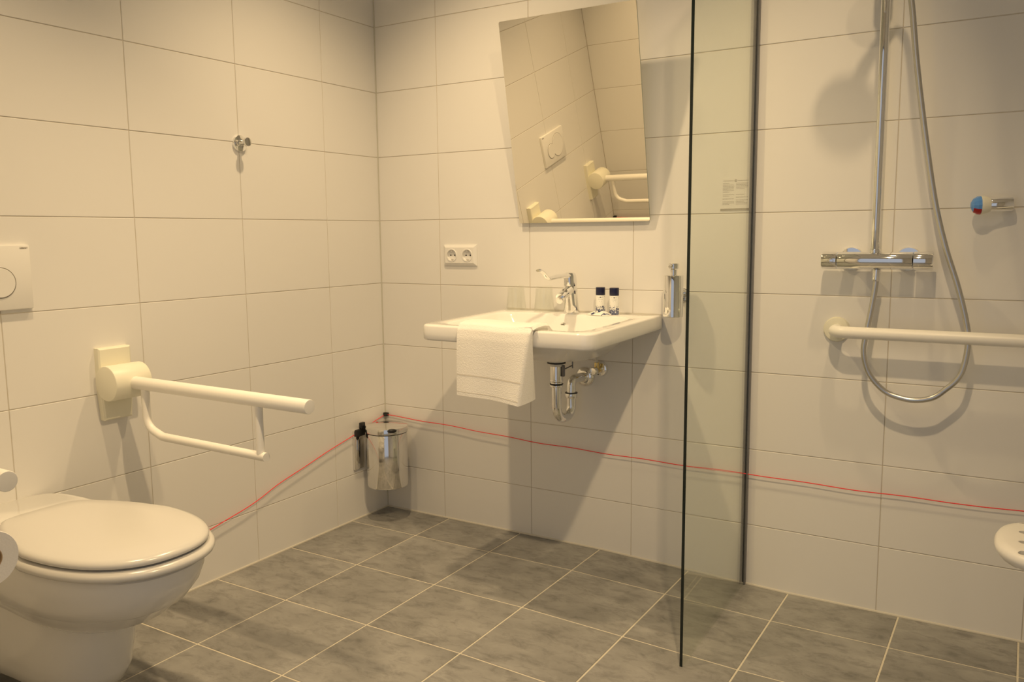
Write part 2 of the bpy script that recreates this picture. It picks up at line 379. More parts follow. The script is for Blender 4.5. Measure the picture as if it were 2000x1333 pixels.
loft(b, [dshape(.10, .555, .095, .268, tb=.8, xm=.36), dshape(.06, .590, .118, .272, tb=.8, xm=.37), dshape(.02, .628, .138, .290, tb=.85, xm=.38), dshape(.0, .660, .153, .318, tb=.9, xm=.39), dshape(.0, .668, .1555, .323, tb=.9, xm=.39), dshape(.0, .680, .1600, .328, tb=.9, xm=.40), dshape(.0, .718, .171, .370, tb=.92, xm=.42),
         dshape(.0, .734, .176, .402, tb=.92, xm=.42), dshape(.0, .738, .177, .424, tb=.92, xm=.42), dshape(.0, .728, .172, .432, tb=.92, xm=.42), dshape(.05, .70, .16, .434, tb=.92, xm=.42)])
finish(b, 'bowl', M['toilet_ceramic'], toilet, 50)
b = bm_new()   # raised deck between the wall and the seat
loft(b, [dshape(0, .27, .166, .40, ex=3.5, tb=.95), dshape(0, .275, .168, .436, ex=3.5, tb=.95), dshape(0, .272, .165, .444, ex=3.5, tb=.95), dshape(.004, .26, .155, .447, ex=3.5, tb=.95)])
finish(b, 'deck', M['toilet_ceramic'], toilet, 50)
b = bm_new()   # trapway below
loft(b, [dshape(0.0, .432, .085, .075, ex=2.8, tb=1.15), dshape(0, .458, .098, .088, ex=2.8, tb=1.15), dshape(0, .475, .106, .120, ex=2.8, tb=1.15), dshape(0, .495, .110, .20, ex=2.8, tb=1.1), dshape(0, .508, .112, .262, ex=2.8, tb=1.1), dshape(0, .508, .112, .32, ex=2.8, tb=1.1)])
finish(b, 'trapway', M['toilet_ceramic'], toilet, 50)
b = bm_new()
loft(b, [dshape(.225, .742, .176, .432, tb=.70, xm=.47), dshape(.218, .757, .186, .4365, tb=.70, xm=.47), dshape(.216, .760, .188, .443, tb=.70, xm=.47), dshape(.218, .757, .186, .450, tb=.70, xm=.47), dshape(.225, .745, .178, .455, tb=.70, xm=.47)])
finish(b, 'seat_ring', M['seat_plastic'], toilet, 60)
b = bm_new()
loft(b, [dshape(.222, .738, .171, .4575, tb=.68, xm=.47), dshape(.214, .746, .178, .462, tb=.68, xm=.47), dshape(.213, .747, .1785, .467, tb=.68, xm=.47), dshape(.216, .742, .175, .473, tb=.68, xm=.47), dshape(.225, .728, .165, .4765, tb=.68, xm=.47), dshape(.28, .66, .12, .4795, tb=.7, xm=.47), dshape(.38, .56, .05, .4805, tb=.8, xm=.47)])
finish(b, 'lid', M['seat_plastic'], toilet, 60)
for s in (-1, 1):
    b = bm_new(); cyl(b, (.212, TY + s * .075 - .025, .455), (.212, TY + s * .075 + .025, .455), .010, 16, .002); finish(b, 'hinge', M['seat_plastic'], toilet)

# flush plate
fp = thing('flush_plate', 'white square-cornered flush plate with round buttons on wall above toilet', 'flush plate', (0, -1.536, 1.029))
b = bm_new(); box(b, (-.003, -1.659, .946), (.013, -1.413, 1.112), .003); finish(b, 'plate', M['white_plastic'], fp)
def disc_x(x, y, z, r, h, name, mat, parent, seg=48):
    b = bm_new(); lathe(b, (x, y, z), (1, 0, 0), [(r, 0), (r, h * .6), (r - .001, h)], seg); return finish(b, name, mat, parent)
def ring_x(x, y, z, r, name, mat, parent, w=.0012, h=.0008):
    b = bm_new(); lathe(b, (x, y, z), (1, 0, 0), [(r - w, 0), (r - w, h), (r + w, h), (r + w, 0)], 48, False, False); return finish(b, name, mat, parent)
bt = disc_x(.0125, -1.575, 1.030, .0605, .0022, 'flush_button', M['white_plastic'], fp); ring_x(.0125, -1.575, 1.030, .0612, 'button_gap', M['shadow_gap'], bt)
bt = disc_x(.0125, -1.494, 1.0165, .0375, .0034, 'flush_button', M['white_plastic'], fp); ring_x(.0125, -1.494, 1.0165, .0385, 'button_gap', M['shadow_gap'], bt, h=.0012)
text_mesh('GEBERIT', .0055, (.0132, -1.4285, 1.1035), (0, 1, 0), (0, 0, 1), M['ink'], 'wordmark', fp)

# ------------------------------------------------------------------ folding grab bars
def grab_bar(y, label, xe=.783):
    t = thing('folding_grab_bar', label, 'grab bar', (0, y, .615), 'folding grab bars beside the toilet')
    b = bm_new()
    def plate(hw, hw2, z0, z1, x): pass
    # wall plate, slightly narrower towards the foot
    v = []
    for x, ins in ((-.003, 0), (.018, 0), (.022, .004)):
        for (yy, zz) in ((-.050 + ins, .818 - ins), (.050 - ins, .818 - ins), (.050 - ins, .70), (.043 - ins, .610 + ins), (-.043 + ins, .610 + ins), (-.050 + ins, .70)):
            v.append(b.verts.new((x, y + yy, zz)))
    for k in (0, 1):
        for i in range(6): b.faces.new([v[k * 6 + i], v[k * 6 + (i + 1) % 6], v[k * 6 + 6 + (i + 1) % 6], v[k * 6 + 6 + i]])
    b.faces.new(v[12:18]); b.faces.new(list(reversed(v[0:6])))
    finish(b, 'wall_plate', M['bar_cream'], t)
    b = bm_new(); cyl(b, (.062, y - .060, .723), (.062, y + .052, .723), .050, 48, .004); finish(b, 'hinge_barrel', M['bar_cream'], t)
    b = bm_new(); lathe(b, (.085, y, .722), (1, 0, -.004), [(.016, 0), (.018, .02), (.018, xe - .087), (.0172, xe - .0855), (.015, xe - .085)], 32); finish(b, 'upper_tube', M['bar_white'], t)
    b = bm_new(); tube(b, fillet([(.150, y, .715), (.150, y, .600), (.215, y, .578), (.625 if y > -1.5 else .672, y, .574)], .055, 10), .0115, 20); finish(b, 'lower_tube', M['bar_white'], t)
    b = bm_new(); cyl(b, (.605, y, .574), (.605, y, .712), .0105, 20); finish(b, 'post', M['bar_white'], t)
    return t
grab_bar(-1.20, 'white folding grab bar between the toilet and the corner waste bin')
NY = -1.905
grab_bar(NY, 'nearer white folding grab bar, cut off at the left edge beside the paper roll', .783)
roll = thing('toilet_roll', 'white toilet paper roll hung on the nearer grab bar at the left edge', 'toilet roll', (.665, NY, .564))
b = bm_new(); lathe(b, (.618, NY, .564), (1, 0, 0), [(.022, .001), (.050, 0), (.051, .002), (.051, .080), (.050, .082), (.022, .081)], 56, False, False); finish(b, 'paper', M['paper'], roll)
b = bm_new(); lathe(b, (.618, NY, .564), (1, 0, 0), [(.0205, .0), (.022, .0), (.022, .082), (.0205, .082), (.0205, .0)], 40, False, False); finish(b, 'cardboard_core', M['card'], roll)

# ------------------------------------------------------------------ robe hook on the left wall
hk = thing('robe_hook', 'small chrome robe hook with round knob high on left wall', 'hook', (0, -.696, 1.432))
b = bm_new(); lathe(b, (0, -.696, 1.432), (1, 0, 0), [(.0275, -.003), (.0275, .006), (.026, .009), (.018, .0105), (.010, .011)], 40); finish(b, 'rosette', M['chrome'], hk)
b = bm_new(); lathe(b, (.010, -.696, 1.434), (1, 0, .02), [(.010, 0), (.0085, .010), (.0085, .024)], 28); finish(b, 'stem', M['chrome'], hk)
b = bm_new(); lathe(b, (.033, -.696, 1.4345), (1, 0, .02), [(.009, 0), (.0135, .002), (.0145, .004), (.0145, .010), (.0135, .0115), (.0, .0125)], 36); finish(b, 'knob', M['steel'], hk)

# ------------------------------------------------------------------ waste bin
BX, BY = .106, -.121
bn = thing('waste_bin', 'polished steel waste bin hung on the left wall in the corner', 'bin', (0, -.16, .13))
b = bm_new(); lathe(b, (BX, BY, .139), (0, 0, 1), [(.070, 0), (.078, .001), (.0805, .006), (.0815, .10), (.0815, .213), (.0795, .216), (.0795, .221)], 64); finish(b, 'body', M['steel'], bn)
b = bm_new(); lathe(b, (BX, BY, .359), (0, 0, 1), [(.0835, 0), (.0848, .0015), (.0848, .019), (.0838, .0215), (.0815, .0225), (.04, .0230), (0, .0232)], 64); finish(b, 'lid', M['steel'], bn)
b = bm_new(); lathe(b, (BX, BY, .3555), (0, 0, 1), [(.0808, 0), (.0808, .0042)], 64, False, False); finish(b, 'lid_gap', M['dark'], bn)
b = bm_new(); d = Vector((.80, -.60, 0)).normalized(); base = Vector((BX, BY, .378)) + d * .0815
lathe(b, base, d, [(.0055, 0), (.0075, .006), (.0085, .012), (.007, .018), (.003, .0205)], 16)
for v in b.verts: 
    w = v.co - base; s = w - d * w.dot(d); v.co += Vector((s.x, s.y, 0)) * 1.2
finish(b, 'lid_handle', M['black'], bn)
b = bm_new(); box(b, (.001, -.205, .205), (.012, -.150, .363), .002); finish(b, 'wall_bracket', M['steel'], bn)
b = bm_new(); box(b, (.011, -.203, .340), (.026, -.155, .368), .003); finish(b, 'bracket_clip', M['black'], bn)
b = bm_new(); box(b, (.016, -.182, .368), (.030, -.158, .394), .003); finish(b, 'lid_hinge', M['black'], bn)

# ------------------------------------------------------------------ alarm cord
def wob(p, a): return (p[0], p[1], p[2] + random.uniform(-a, a))
LC = [(.009, -.012, .393), (.010, -.17, .357), (.010, -.30, .326), (.010, -.45, .292), (.011, -.60, .254), (.011, -.70, .223), (.012, -.82, .196), (.012, -.94, .173), (.013, -1.10, .155), (.014, -1.40, .20), (.012, -1.8, .31), (.010, YN + .012, .393)]
RC = [(.012, -.009, .393), (.12, -.011, .390), (.38, -.012, .381), (.69, -.013, .366), (.90, -.013, .361), (1.10, -.013, .3575), (1.307, -.013, .356), (1.53, -.013, .357), (1.72, -.013, .354), (1.905, -.013, .354), (2.10, -.012, .356), (2.28, -.012, .36), (XR - .01, -.010, .393)]
NC = [(.012, YN + .009, .393), (.4, YN + .012, .372), (.8, YN + .012, .362), (1.15, YN + .009, .36)]
b = bm_new()
for P in (LC, RC, NC): tube(b, [Vector(p) + Vector((0, 0, .0013 * math.sin(23.0 * (p[0] - p[1])))) for p in spline(P, 12)], .0015, 6)
tag(finish(b, 'alarm_cord', M['cord_red']), 'thin red cord strung low along the tiled walls', 'cord')
for (x, y, lab) in ((0, 0, 'tiny black cord clip in the corner above the waste bin'), (0, YN, 'tiny black cord clip in the corner seen only in the mirror')):
    s = 1 if y == 0 else -1
    c = thing('cord_clip', lab, 'clip', (x + .008, y - s * .008, .40), 'black clips holding the red cord')
    b = bm_new(); box(b, (x + .001, min(y - s * .001, y - s * .016), .388), (x + .020, max(y - s * .001, y - s * .016), .402), .002); finish(b, 'clip_body', M['black'], c)
    b = bm_new(); tube(b, [(x + .007, y - s * .020, .393), (x + .014, y - s * .0195, .3935), (x + .022, y - s * .013, .394)], .0035, 10); finish(b, 'cord_eye', M['black'], c)

# ------------------------------------------------------------------ tilting mirror
MX0, MX1, MYB, MZB, MYT, MZT = .666, 1.166, -.016, 1.166, -.144, 1.838
mi = thing('tilted_mirror', 'frameless rectangular mirror tilted forward above the washbasin', 'mirror', ((MX0 + MX1) / 2, -.01, MZB))
d = Vector((0, MYT - MYB, MZT - MZB)); L = d.length; d.normalize(); nrm = Vector((1, 0, 0)).cross(d)
if nrm.y > 0: nrm = -nrm
def mpt(u, v, w): return Vector((u, MYB, MZB)) + d * v + nrm * w
b = bm_new()
rr = .006; out = []
for cx, cy, a0 in ((MX1 - rr, L - rr, 0), (MX0 + rr, L - rr, PI / 2), (MX0 + rr, rr, PI), (MX1 - rr, rr, 1.5 * PI)):
    for k in range(5): a = a0 + k * PI / 8; out.append((cx + rr * math.cos(a), cy + rr * math.sin(a)))
F = [b.verts.new(mpt(u, v, 0)) for u, v in out]; B = [b.verts.new(mpt(u, v, -.005)) for u, v in out]
f = b.faces.new(F); f.material_index = 0
g_ = b.faces.new(list(reversed(B))); g_.material_index = 1
for i in range(len(F)):
    q = b.faces.new([F[i], F[(i + 1) % len(F)], B[(i + 1) % len(F)], B[i]]); q.material_index = 1
finish(b, 'mirror_glass', [M['mirror'], M['mirror_edge']], mi, 20)
for s in (.25, .75):
    x = MX0 + (MX1 - MX0) * s
    b = bm_new(); box(b, (x - .02, -.012, MZB + .02), (x + .02, .0005, MZB + .07), .002); finish(b, 'hinge_bracket', M['white_plastic'], mi)
    b = bm_new(); tube(b, [(x, .0, MZB + .45), mpt(x, .46, -.006)], .006, 12); finish(b, 'tilt_arm', M['steel'], mi)

# ------------------------------------------------------------------ double socket
so = thing('double_socket', 'white double wall socket left of the mirror bottom', 'socket', (.395, 0, 1.05))
b = bm_new(); x0, x1, z0, z1 = .319, .471, 1.010, 1.090
A = [b.verts.new(p) for p in ((x0, .001, z0), (x1, .001, z0), (x1, .001, z1), (x0, .001, z1))]
Bv = [b.verts.new(p) for p in ((x0 + .0005, -.005, z0 + .0005), (x1 - .0005, -.005, z0 + .0005), (x1 - .0005, -.005, z1 - .0005), (x0 + .0005, -.005, z1 - .0005))]
Cv = [b.verts.new(p) for p in ((x0 + .011, -.0115, z0 + .011), (x1 - .011, -.0115, z0 + .011), (x1 - .011, -.0115, z1 - .011), (x0 + .011, -.0115, z1 - .011))]
for P, Q in ((A, Bv), (Bv, Cv)):
    for i in range(4): b.faces.new([P[i], P[(i + 1) % 4], Q[(i + 1) % 4], Q[i]])
b.faces.new(Cv); b.faces.new(list(reversed(A))); fr_ = finish(b, 'frame', M['white_plastic'], so, 20)
cb = bm_new()
for cx in (.3595, .4305): cyl(cb, (cx, -.03, 1.05), (cx, -.0025, 1.05), .0205, 40)
carve(fr_, cb)
for cx in (.3595, .4305):
    b = bm_new(); lathe(b, (cx, -.0105, 1.05), (0, -1, 0), [(.0250, 0), (.0250, .0018), (.0240, .0026), (.0208, .0026), (.0200, -.0078), (.0, -.0078)], 40, False, False); ins = finish(b, 'socket_insert', M['white_plastic'], so)
    # recess shading comes from the cup itself; pins and earth clips
    for s in (-1, 1):
        b = bm_new(); cyl(b, (cx + s * .0095, -.0024, 1.05), (cx + s * .0095, -.0031, 1.05), .0028, 12); finish(b, 'pin_hole', M['dark'], ins)
    for s in (-1, 1):
        b = bm_new(); box(b, (cx - .0035, -.0115, 1.05 + s * .0165 - .0018), (cx + .0035, -.0026, 1.05 + s * .0165 + .0018), .0004, 1); finish(b, 'earth_clip', M['steel'], ins)

# ------------------------------------------------------------------ washbasin
WX = .9025; WB = [.597, 1.208]; WF = -.532
def zr(y): return .846 + .010 * (y - WF) / -WF
wb = thing('washbasin', 'white flat-rimmed wheelchair washbasin on the back wall', 'washbasin', (WX, 0, .72))
NA = 128
def rrect(cx, cy, hx, hy, rf, rb, n=NA):
    """rounded rectangle, front corner radius rf, back rb; n points at even angles"""
    pts = []
    for k in range(n):
        a = 2 * PI * (k + .5) / n; c, s = math.cos(a), math.sin(a)
        # intersect ray with rounded box via bisection on the signed distance
        lo, hi = 0.0, hx + hy
        for _ in range(28):
            m_ = (lo + hi) / 2; px, py = abs(c * m_), s * m_
            r_ = rf if py < 0 else rb; qx, qy = px - hx + r_, abs(py) - hy + r_
            dd = math.hypot(max(qx, 0), max(qy, 0)) + min(max(qx, qy), 0) - r_
            if dd > 0: hi = m_
            else: lo = m_
        pts.append((cx + c * lo, cy + s * lo))
    return pts
cy = WF / 2; hx = (WB[1] - WB[0]) / 2; hy = -WF / 2
outer = rrect(WX, cy, hx, hy, .040, .004)
outer_s = rrect(WX, cy, hx - .006, hy - .006, .036, .003)
bcx, bcy = WX, -.300
bowl_e = rrect(bcx, bcy, .245, .185, .05, .05)
bowl_m = rrect(bcx, bcy, .215, .158, .06, .06)
bowl_l = rrect(bcx, bcy + .02, .15, .105, .07, .07)
drain = rrect(WX, -.215, .020, .020, .0199, .0199)
und_e = rrect(WX, cy, hx - .004, hy - .004, .038, .004)
und_i = rrect(WX, cy, hx - .045, hy - .045, .05, .02)
und_b = rrect(WX, -.275, .235, .205, .10, .08)
und_c = rrect(WX, -.255, .185, .15, .10, .08)
und_d = rrect(WX, -.235, .11, .09, .08, .07)
def lift(P, dz=0, z=None): return [Vector((x, y, zr(y) + dz if z is None else z)) for x, y in P]
b = bm_new()
rings = [lift(drain, z=.742), lift(bowl_l, z=.752), lift([((x1 + x2) / 2, (y1 + y2) / 2) for (x1, y1), (x2, y2) in zip(bowl_l, bowl_m)], z=.768), lift(bowl_m, z=.806),
         lift(bowl_e, -.012), lift(rrect(bcx, bcy, .249, .189, .054, .054), -.004), lift(rrect(bcx, bcy, .256, .196, .06, .06), 0), lift(outer_s, 0), lift(rrect(WX, cy, hx - .002, hy - .002, .039, .004), -.002), lift(outer, -.006),
         lift(outer, -.030), lift(outer, -.044), lift(und_e, -.049), lift(und_i, -.052), lift(und_b, z=.785), lift(und_c, z=.738), lift(und_d, z=.722)]
loft(b, rings)
finish(b, 'basin', M['ceramic'], wb, 60)
b = bm_new(); lathe(b, (WX, -.1275, .816), (0, -1, -.28), [(.0125, -.002), (.0125, .002), (.0095, .003), (.0085, .001), (.0085, -.003)], 32, True, True); ov = finish(b, 'overflow_ring', M['chrome'], wb)
b = bm_new(); lathe(b, (WX, -.1297, .8155), (0, -1, -.28), [(.0084, 0), (.0084, .0012)], 24); finish(b, 'overflow_hole', M['shadow_gap'], ov)
b = bm_new(); lathe(b, (WX, -.215, .742), (0, 0, 1), [(.026, 0), (.026, .003), (.019, .004), (.0, .007)], 32); finish(b, 'drain_plug', M['chrome'], wb)
b = bm_new(); box(b, (.600, -.001, .842), (1.205, .0, .858), 0); finish(b, 'wall_seal', M['silicone'], wb)

# tap with long care lever
ZT = zr(-.06)
tp = thing('basin_tap', 'chrome basin tap with long curved care lever', 'tap', (WX, -.066, ZT))
b = bm_new()
def ell(cx, cy, z, rx, ry, n=40): return [Vector((cx + rx * math.cos(2 * PI * k / n), cy + ry * math.sin(2 * PI * k / n), z)) for k in range(n)]
loft(b, [ell(WX, -.066, ZT, .0265, .0265), ell(WX, -.066, ZT + .004, .0275, .0275), ell(WX, -.068, ZT + .03, .0245, .0262), ell(WX, -.072, ZT + .065, .0225, .025), ell(WX, -.075, ZT + .092, .0222, .0245), ell(WX, -.075, ZT + .094, .0210, .0230)])
finish(b, 'body', M['chrome'], tp, 40)
b = bm_new(); loft(b, [ell(WX, -.075, ZT + .0955, .0222, .0245), ell(WX, -.077, ZT + .115, .0222, .0245), ell(WX, -.079, ZT + .130, .0215, .0235), ell(WX, -.080, ZT + .139, .018, .020), ell(WX, -.080, ZT + .142, .009, .010)])
finish(b, 'lever_cap', M['chrome'], tp, 50)
b = bm_new(); tube(b, spline([(WX, -.070, ZT + .085), (WX, -.095, ZT + .079), (WX, -.125, ZT + .068), (WX, -.150, ZT + .058)], 6), [.019] * 6 + [.0175] * 6 + [.0155] * 7, 28); sp = finish(b, 'spout', M['chrome'], tp, 50)
b = bm_new(); cyl(b, (WX, -.143, ZT + .055), (WX, -.158, ZT + .0495), .0128, 28, .0015); finish(b, 'aerator', M['chrome'], sp)
b = bm_new()
LP = spline([(WX, -.090, ZT + .131), (WX, -.125, ZT + .131), (WX, -.170, ZT + .131), (WX, -.205, ZT + .128), (WX, -.235, ZT + .129), (WX, -.262, ZT + .146), (WX, -.285, ZT + .156), (WX, -.300, ZT + .156)], 7)
n_ = len(LP); rings = []
for i, p in enumerate(LP):
    t = i / (n_ - 1); tan = (LP[min(i + 1, n_ - 1)] - LP[max(i - 1, 0)]).normalized(); up = Vector((1, 0, 0)).cross(tan).normalized()
    w = .0135 * (1 - t) + .0065 * t; h = .0085 * (1 - t) + .0042 * t
    rings.append([p + Vector((1, 0, 0)) * w * math.cos(2 * PI * k / 20) + up * h * math.sin(2 * PI * k / 20) for k in range(20)])
loft(b, rings); finish(b, 'care_lever', M['chrome'], tp, 50)

# drain trap
DY = -.178
tr = thing('drain_trap', 'chrome tube siphon under the washbasin', 'siphon', (WX, 0, .50))
b = bm_new(); cyl(b, (WX, DY, .700), (WX, DY, .728), .031, 32, .002); cyl(b, (WX, DY, .686), (WX, DY, .7), .024, 32); finish(b, 'waste_flange', M['white_plastic'], tr)
b = bm_new(); lathe(b, (WX, DY, .694), (0, 0, 1), [(.020, 0), (.0315, .001), (.0315, .006), (.02, .007)], 32, False, False); finish(b, 'gasket', M['black'], tr)
b = bm_new(); cyl(b, (WX, DY, .640), (WX, DY, .694), .0215, 32); finish(b, 'tailpiece', M['steel'], tr)
b = bm_new()
for z in (.640, .632, .622): cyl(b, (WX, DY, z - .007), (WX, DY, z), .0225 if z != .632 else .0205, 32, .001)
nut = finish(b, 'slip_nut', M['chrome'], tr)
b = bm_new(); cyl(b, (WX, DY, .6235), (WX, DY, .6265), .0228, 32); finish(b, 'seal_ring', M['black'], nut)
RX = WX + .008; RYy = -.085
b = bm_new(); tube(b, fillet([(WX, DY, .622), (WX, DY, .500), (RX, RYy, .500), (RX, RYy, .575)], .0462, 14), .0165, 28); finish(b, 'bend', M['chrome'], tr)
b = bm_new(); cyl(b, (RX, RYy, .562), (RX, RYy, .578), .0215, 32, .001); n2_ = finish(b, 'slip_nut', M['chrome'], tr)
b = bm_new(); cyl(b, (RX, RYy, .578), (RX, RYy, .581), .0217, 32); finish(b, 'seal_ring', M['black'], n2_)
b = bm_new(); tube(b, fillet([(RX, RYy, .579), (RX, RYy, .628), (RX + .012, -.004, .625)], .028, 12), .0155, 28); finish(b, 'outlet_elbow', M['chrome'], tr)
b = bm_new(); lathe(b, (RX + .0125, 0, .625), (0, -1, 0), [(.037, -.003), (.0365, .003), (.031, .010), (.022, .0145), (.016, .015)], 44); finish(b, 'wall_rosette', M['chrome'], tr)
# lift rod and lug beside the tailpiece
b = bm_new(); box(b, (WX + .022, DY - .006, .652), (WX + .030, DY + .006, .690), .001); tube(b, [(WX + .026, DY, .675), (WX + .03, DY + .06, .682)], .0022, 8); tube(b, [(WX + .03, DY + .06, .672), (WX + .03, DY + .06, .735)], .0025, 8); finish(b, 'pop_up_rod', M['gasket'], tr)
# angle valve
av = thing('angle_valve', 'small chrome angle valve on wall right of the siphon', 'valve', (.982, 0, .657))
b = bm_new(); lathe(b, (.984, 0, .657), (0, -1, 0), [(.0275, -.003), (.027, .003), (.023, .009), (.014, .012)], 40); finish(b, 'rosette', M['chrome'], av)
b = bm_new(); cyl(b, (.984, -.008, .657), (.984, -.052, .657), .0105, 24, .001); cyl(b, (.984, -.035, .657), (.984, -.035, .684), .0085, 20); finish(b, 'valve_body', M['brass'], av)
b = bm_new(); lathe(b, (.984, -.050, .657), (0, -1, 0), [(.012, 0), (.015, .003), (.015, .016), (.012, .019)], 12); finish(b, 'handle', M['chrome'], av)
b = bm_new(); tube(b, spline([(.984, -.035, .682), (.98, -.037, .715), (.95, -.06, .745), (.915, -.07, .80), (.91, -.07, .845)], 6), .0045, 10); finish(b, 'supply_hose', M['hose_metal'], av)
for xx in (.9375, .958):
    pass

# things standing on the basin ledge
for gx, gy, lab in ((.680, -.068, 'upturned clear drinking glass at the left on the basin ledge'), (.792, -.062, 'upturned clear drinking glass right beside the tap')):
    z = zr(gy) + .0005
    t = thing('drinking_glass', lab, 'glass', (gx, gy, z), 'upturned drinking glasses on the washbasin')
    b = bm_new(); lathe(b, (gx, gy, z), (0, 0, 1), [(.0370, 0), (.0372, .002), (.029, .088), (.0275, .091), (0, .091)], 40, False, False); finish(b, 'outer_wall', M['tumbler_glass'], t)
    b = bm_new(); lathe(b, (gx, gy, z), (0, 0, 1), [(.0370, 0), (.0355, .002), (.0270, .080), (.024, .0825), (0, .083)], 40, False, False); finish(b, 'inner_wall', M['tumbler_glass'], t)
for i, (bx, by, lab, h) in enumerate(((1.003, -.048, 'small toiletry bottle with navy cap, the left of the pair', .090), (1.056, -.052, 'small toiletry bottle with navy cap, right one nearest the dispenser', .090))):
    z = zr(by) + .0005
    t = thing('toiletry_bottle', lab, 'bottle', (bx, by, z), 'navy capped toiletry bottles')
    b = bm_new(); lathe(b, (bx, by, z), (0, 0, 1), [(.0145, 0), (.0158, .0015), (.0160, .006), (.0160, h - .027), (.0150, h - .0255)], 32); bd = finish(b, 'bottle_body', M['label_a' if i == 0 else 'label_b'], t)
    b = bm_new(); cyl(b, (bx, by, z + h - .0265), (bx, by, z + h), .0160, 32, .001); finish(b, 'cap', M['navy'], t)
    dirn = Vector((2.234 - bx, -2.634 - by, 0)).normalized(); side = Vector((-dirn.y, dirn.x, 0))
    c = Vector((bx, by, z)) + dirn * .01615
    b = bm_new()
    for (u0, u1, w0, w1) in ((-.0022, .0022, .0555, .0585), (-.010, -.003, .0568, .0576), (.003, .009, .0568, .0576), (-.008, -.001, .0490, .0500), (0.0005, .007, .0490, .0500), (-.004, .004, .0435, .0445)):
        vs = []
        for w_ in (w0, w1):
            for u_ in (u0, u1):
                a_ = u_ / .0161; vs.append(b.verts.new(Vector((bx, by, z + w_)) + (dirn * math.cos(a_) + side * math.sin(a_)) * .01625))
        b.faces.new([vs[0], vs[1], vs[3], vs[2]])
    finish(b, 'label_print', M['dark_ink'], t)
b = bm_new(); sx, sy = 1.015, -.082; z = zr(sy)
pr_ = []
for k in range(7):
    t_ = k / 6; pr_.append((t_, math.sin(PI * min(1, t_)) ))
R_ = []
for s in (1.0, .92, .75, .5, .2):
    hgt = .012 * (1 - s ** 2.4)
    ring = []
    for k in range(36):
        a = 2 * PI * k / 36; c_, s_ = math.cos(a), math.sin(a)
        ring.append(Vector((sx + .044 * s * math.copysign(abs(c_) ** .7, c_), sy + .024 * s * math.copysign(abs(s_) ** .6, s_), z + .001 + hgt + .0012 * math.sin(5 * a) * (1 - s) * 2)))
    R_.append(ring)
loft(b, [[Vector((p.x, p.y, z + .0003)) for p in R_[0]]] + R_)
tag(finish(b, 'wrapped_soap', M['soap_wrapper'], None, 60), 'white blue-speckled wrapped soap lying before the two toiletry bottles', 'soap')

# ------------------------------------------------------------------ folded towel over the basin front
tw = thing('hand_towel', 'folded white terry hand towel draped over the basin front edge', 'towel', (.89, -.545, .64))
TX0, TX1 = .766, 1.020
def towel_path(v):
    """v in 0..1 from inside the bowl, over the rim, down the front; returns y, z"""
    pts = [(-.432, .842), (-.455, .858), (-.480, .861), (-.515, .860), (-.541, .856), (-.552, .840), (-.556, .815), (-.557, .78), (-.557, .73), (-.557, .69), (-.557, .64)]
    f = v * (len(pts) - 1); i = min(int(f), len(pts) - 2); t = f - i
    return [pts[i][j] * (1 - t) + pts[i + 1][j] * t for j in (0, 1)]
NV, NU = 60, 40
grid = []
for j in range(NV + 1):
    v = j / NV; y, z = towel_path(v); hang = max(0, min(1, (.845 - z) / .2)) if v > .4 else 0
    row = []
    depth = .006 + .060 * hang
    for i in range(NU + 1 + 8):
        if i <= NU:
            u = i / NU; x = TX0 + (TX1 - TX0) * u - (.030 * hang) * u + .004 * hang * (1 - u) * 0
            yy = y - .006 * hang * math.sin(2.2 * PI * u + .6) - .012 * hang * u
            zz = z - (.012 * hang * u ** 1.5) + .002 * math.sin(7 * u) * (1 - hang)
            if v <= .4: yy = y + .004 * math.sin(4 * u)
        else:  # right edge folded back behind the front face
            w = (i - NU) / 8
            x = TX1 - .030 * hang + .016 * math.sin(w * PI / 2) * hang
            yy = y - .012 * hang - .006 * hang * math.sin(2.2 * PI + .6) + depth * w * (1 if v > .4 else 0)
            zz = z - .012 * hang + .012 * hang * w
            if v <= .4: yy = y + .004 * math.sin(4) ; x = TX1 + .006 * w; zz = z - .006 * w
        row.append(Vector((x, yy, zz)))
    grid.append(row)
def sheet(rows, thick):
    b = bm_new(); V = [[b.verts.new(p) for p in r] for r in rows]
    for A, B in zip(V, V[1:]):
        for k in range(len(A) - 1): b.faces.new([A[k], A[k + 1], B[k + 1], B[k]])
    bmesh.ops.recalc_face_normals(b, faces=list(b.faces))
    return b
b = sheet(grid, .007); cl = finish(b, 'cloth', M['terry'], tw, 80)
sm = cl.modifiers.new('thickness', 'SOLIDIFY'); sm.thickness = .009; sm.offset = 0
# woven border: two thin raised lines near the hem
def towel_band(z, h):
    b = bm_new(); js = []
    rows = []
    for dz in (h / 2, -h / 2):
        zt = z + dz
        # find the row fraction
        for j in range(NV):
            if grid[j][0].z >= zt >= grid[j + 1][0].z and j > NV * .4:
                t = (grid[j][0].z - zt) / (grid[j][0].z - grid[j + 1][0].z)
                rows.append([grid[j][i].lerp(grid[j + 1][i], t) + Vector((0, -.0052, 0)) for i in range(NU + 1)]); break
    V = [[b.verts.new(p) for p in r] for r in rows]
    for k in range(NU): b.faces.new([V[0][k], V[0][k + 1], V[1][k + 1], V[1][k]])
    return b
M['border'] = principled('towel_border', (.74, .70, .62), .9, bump=(500, .3, .001))
for z_, h_ in ((.704, .0035), (.652, .002)):
    finish(towel_band(z_, h_), 'woven_border', M['border'], cl)

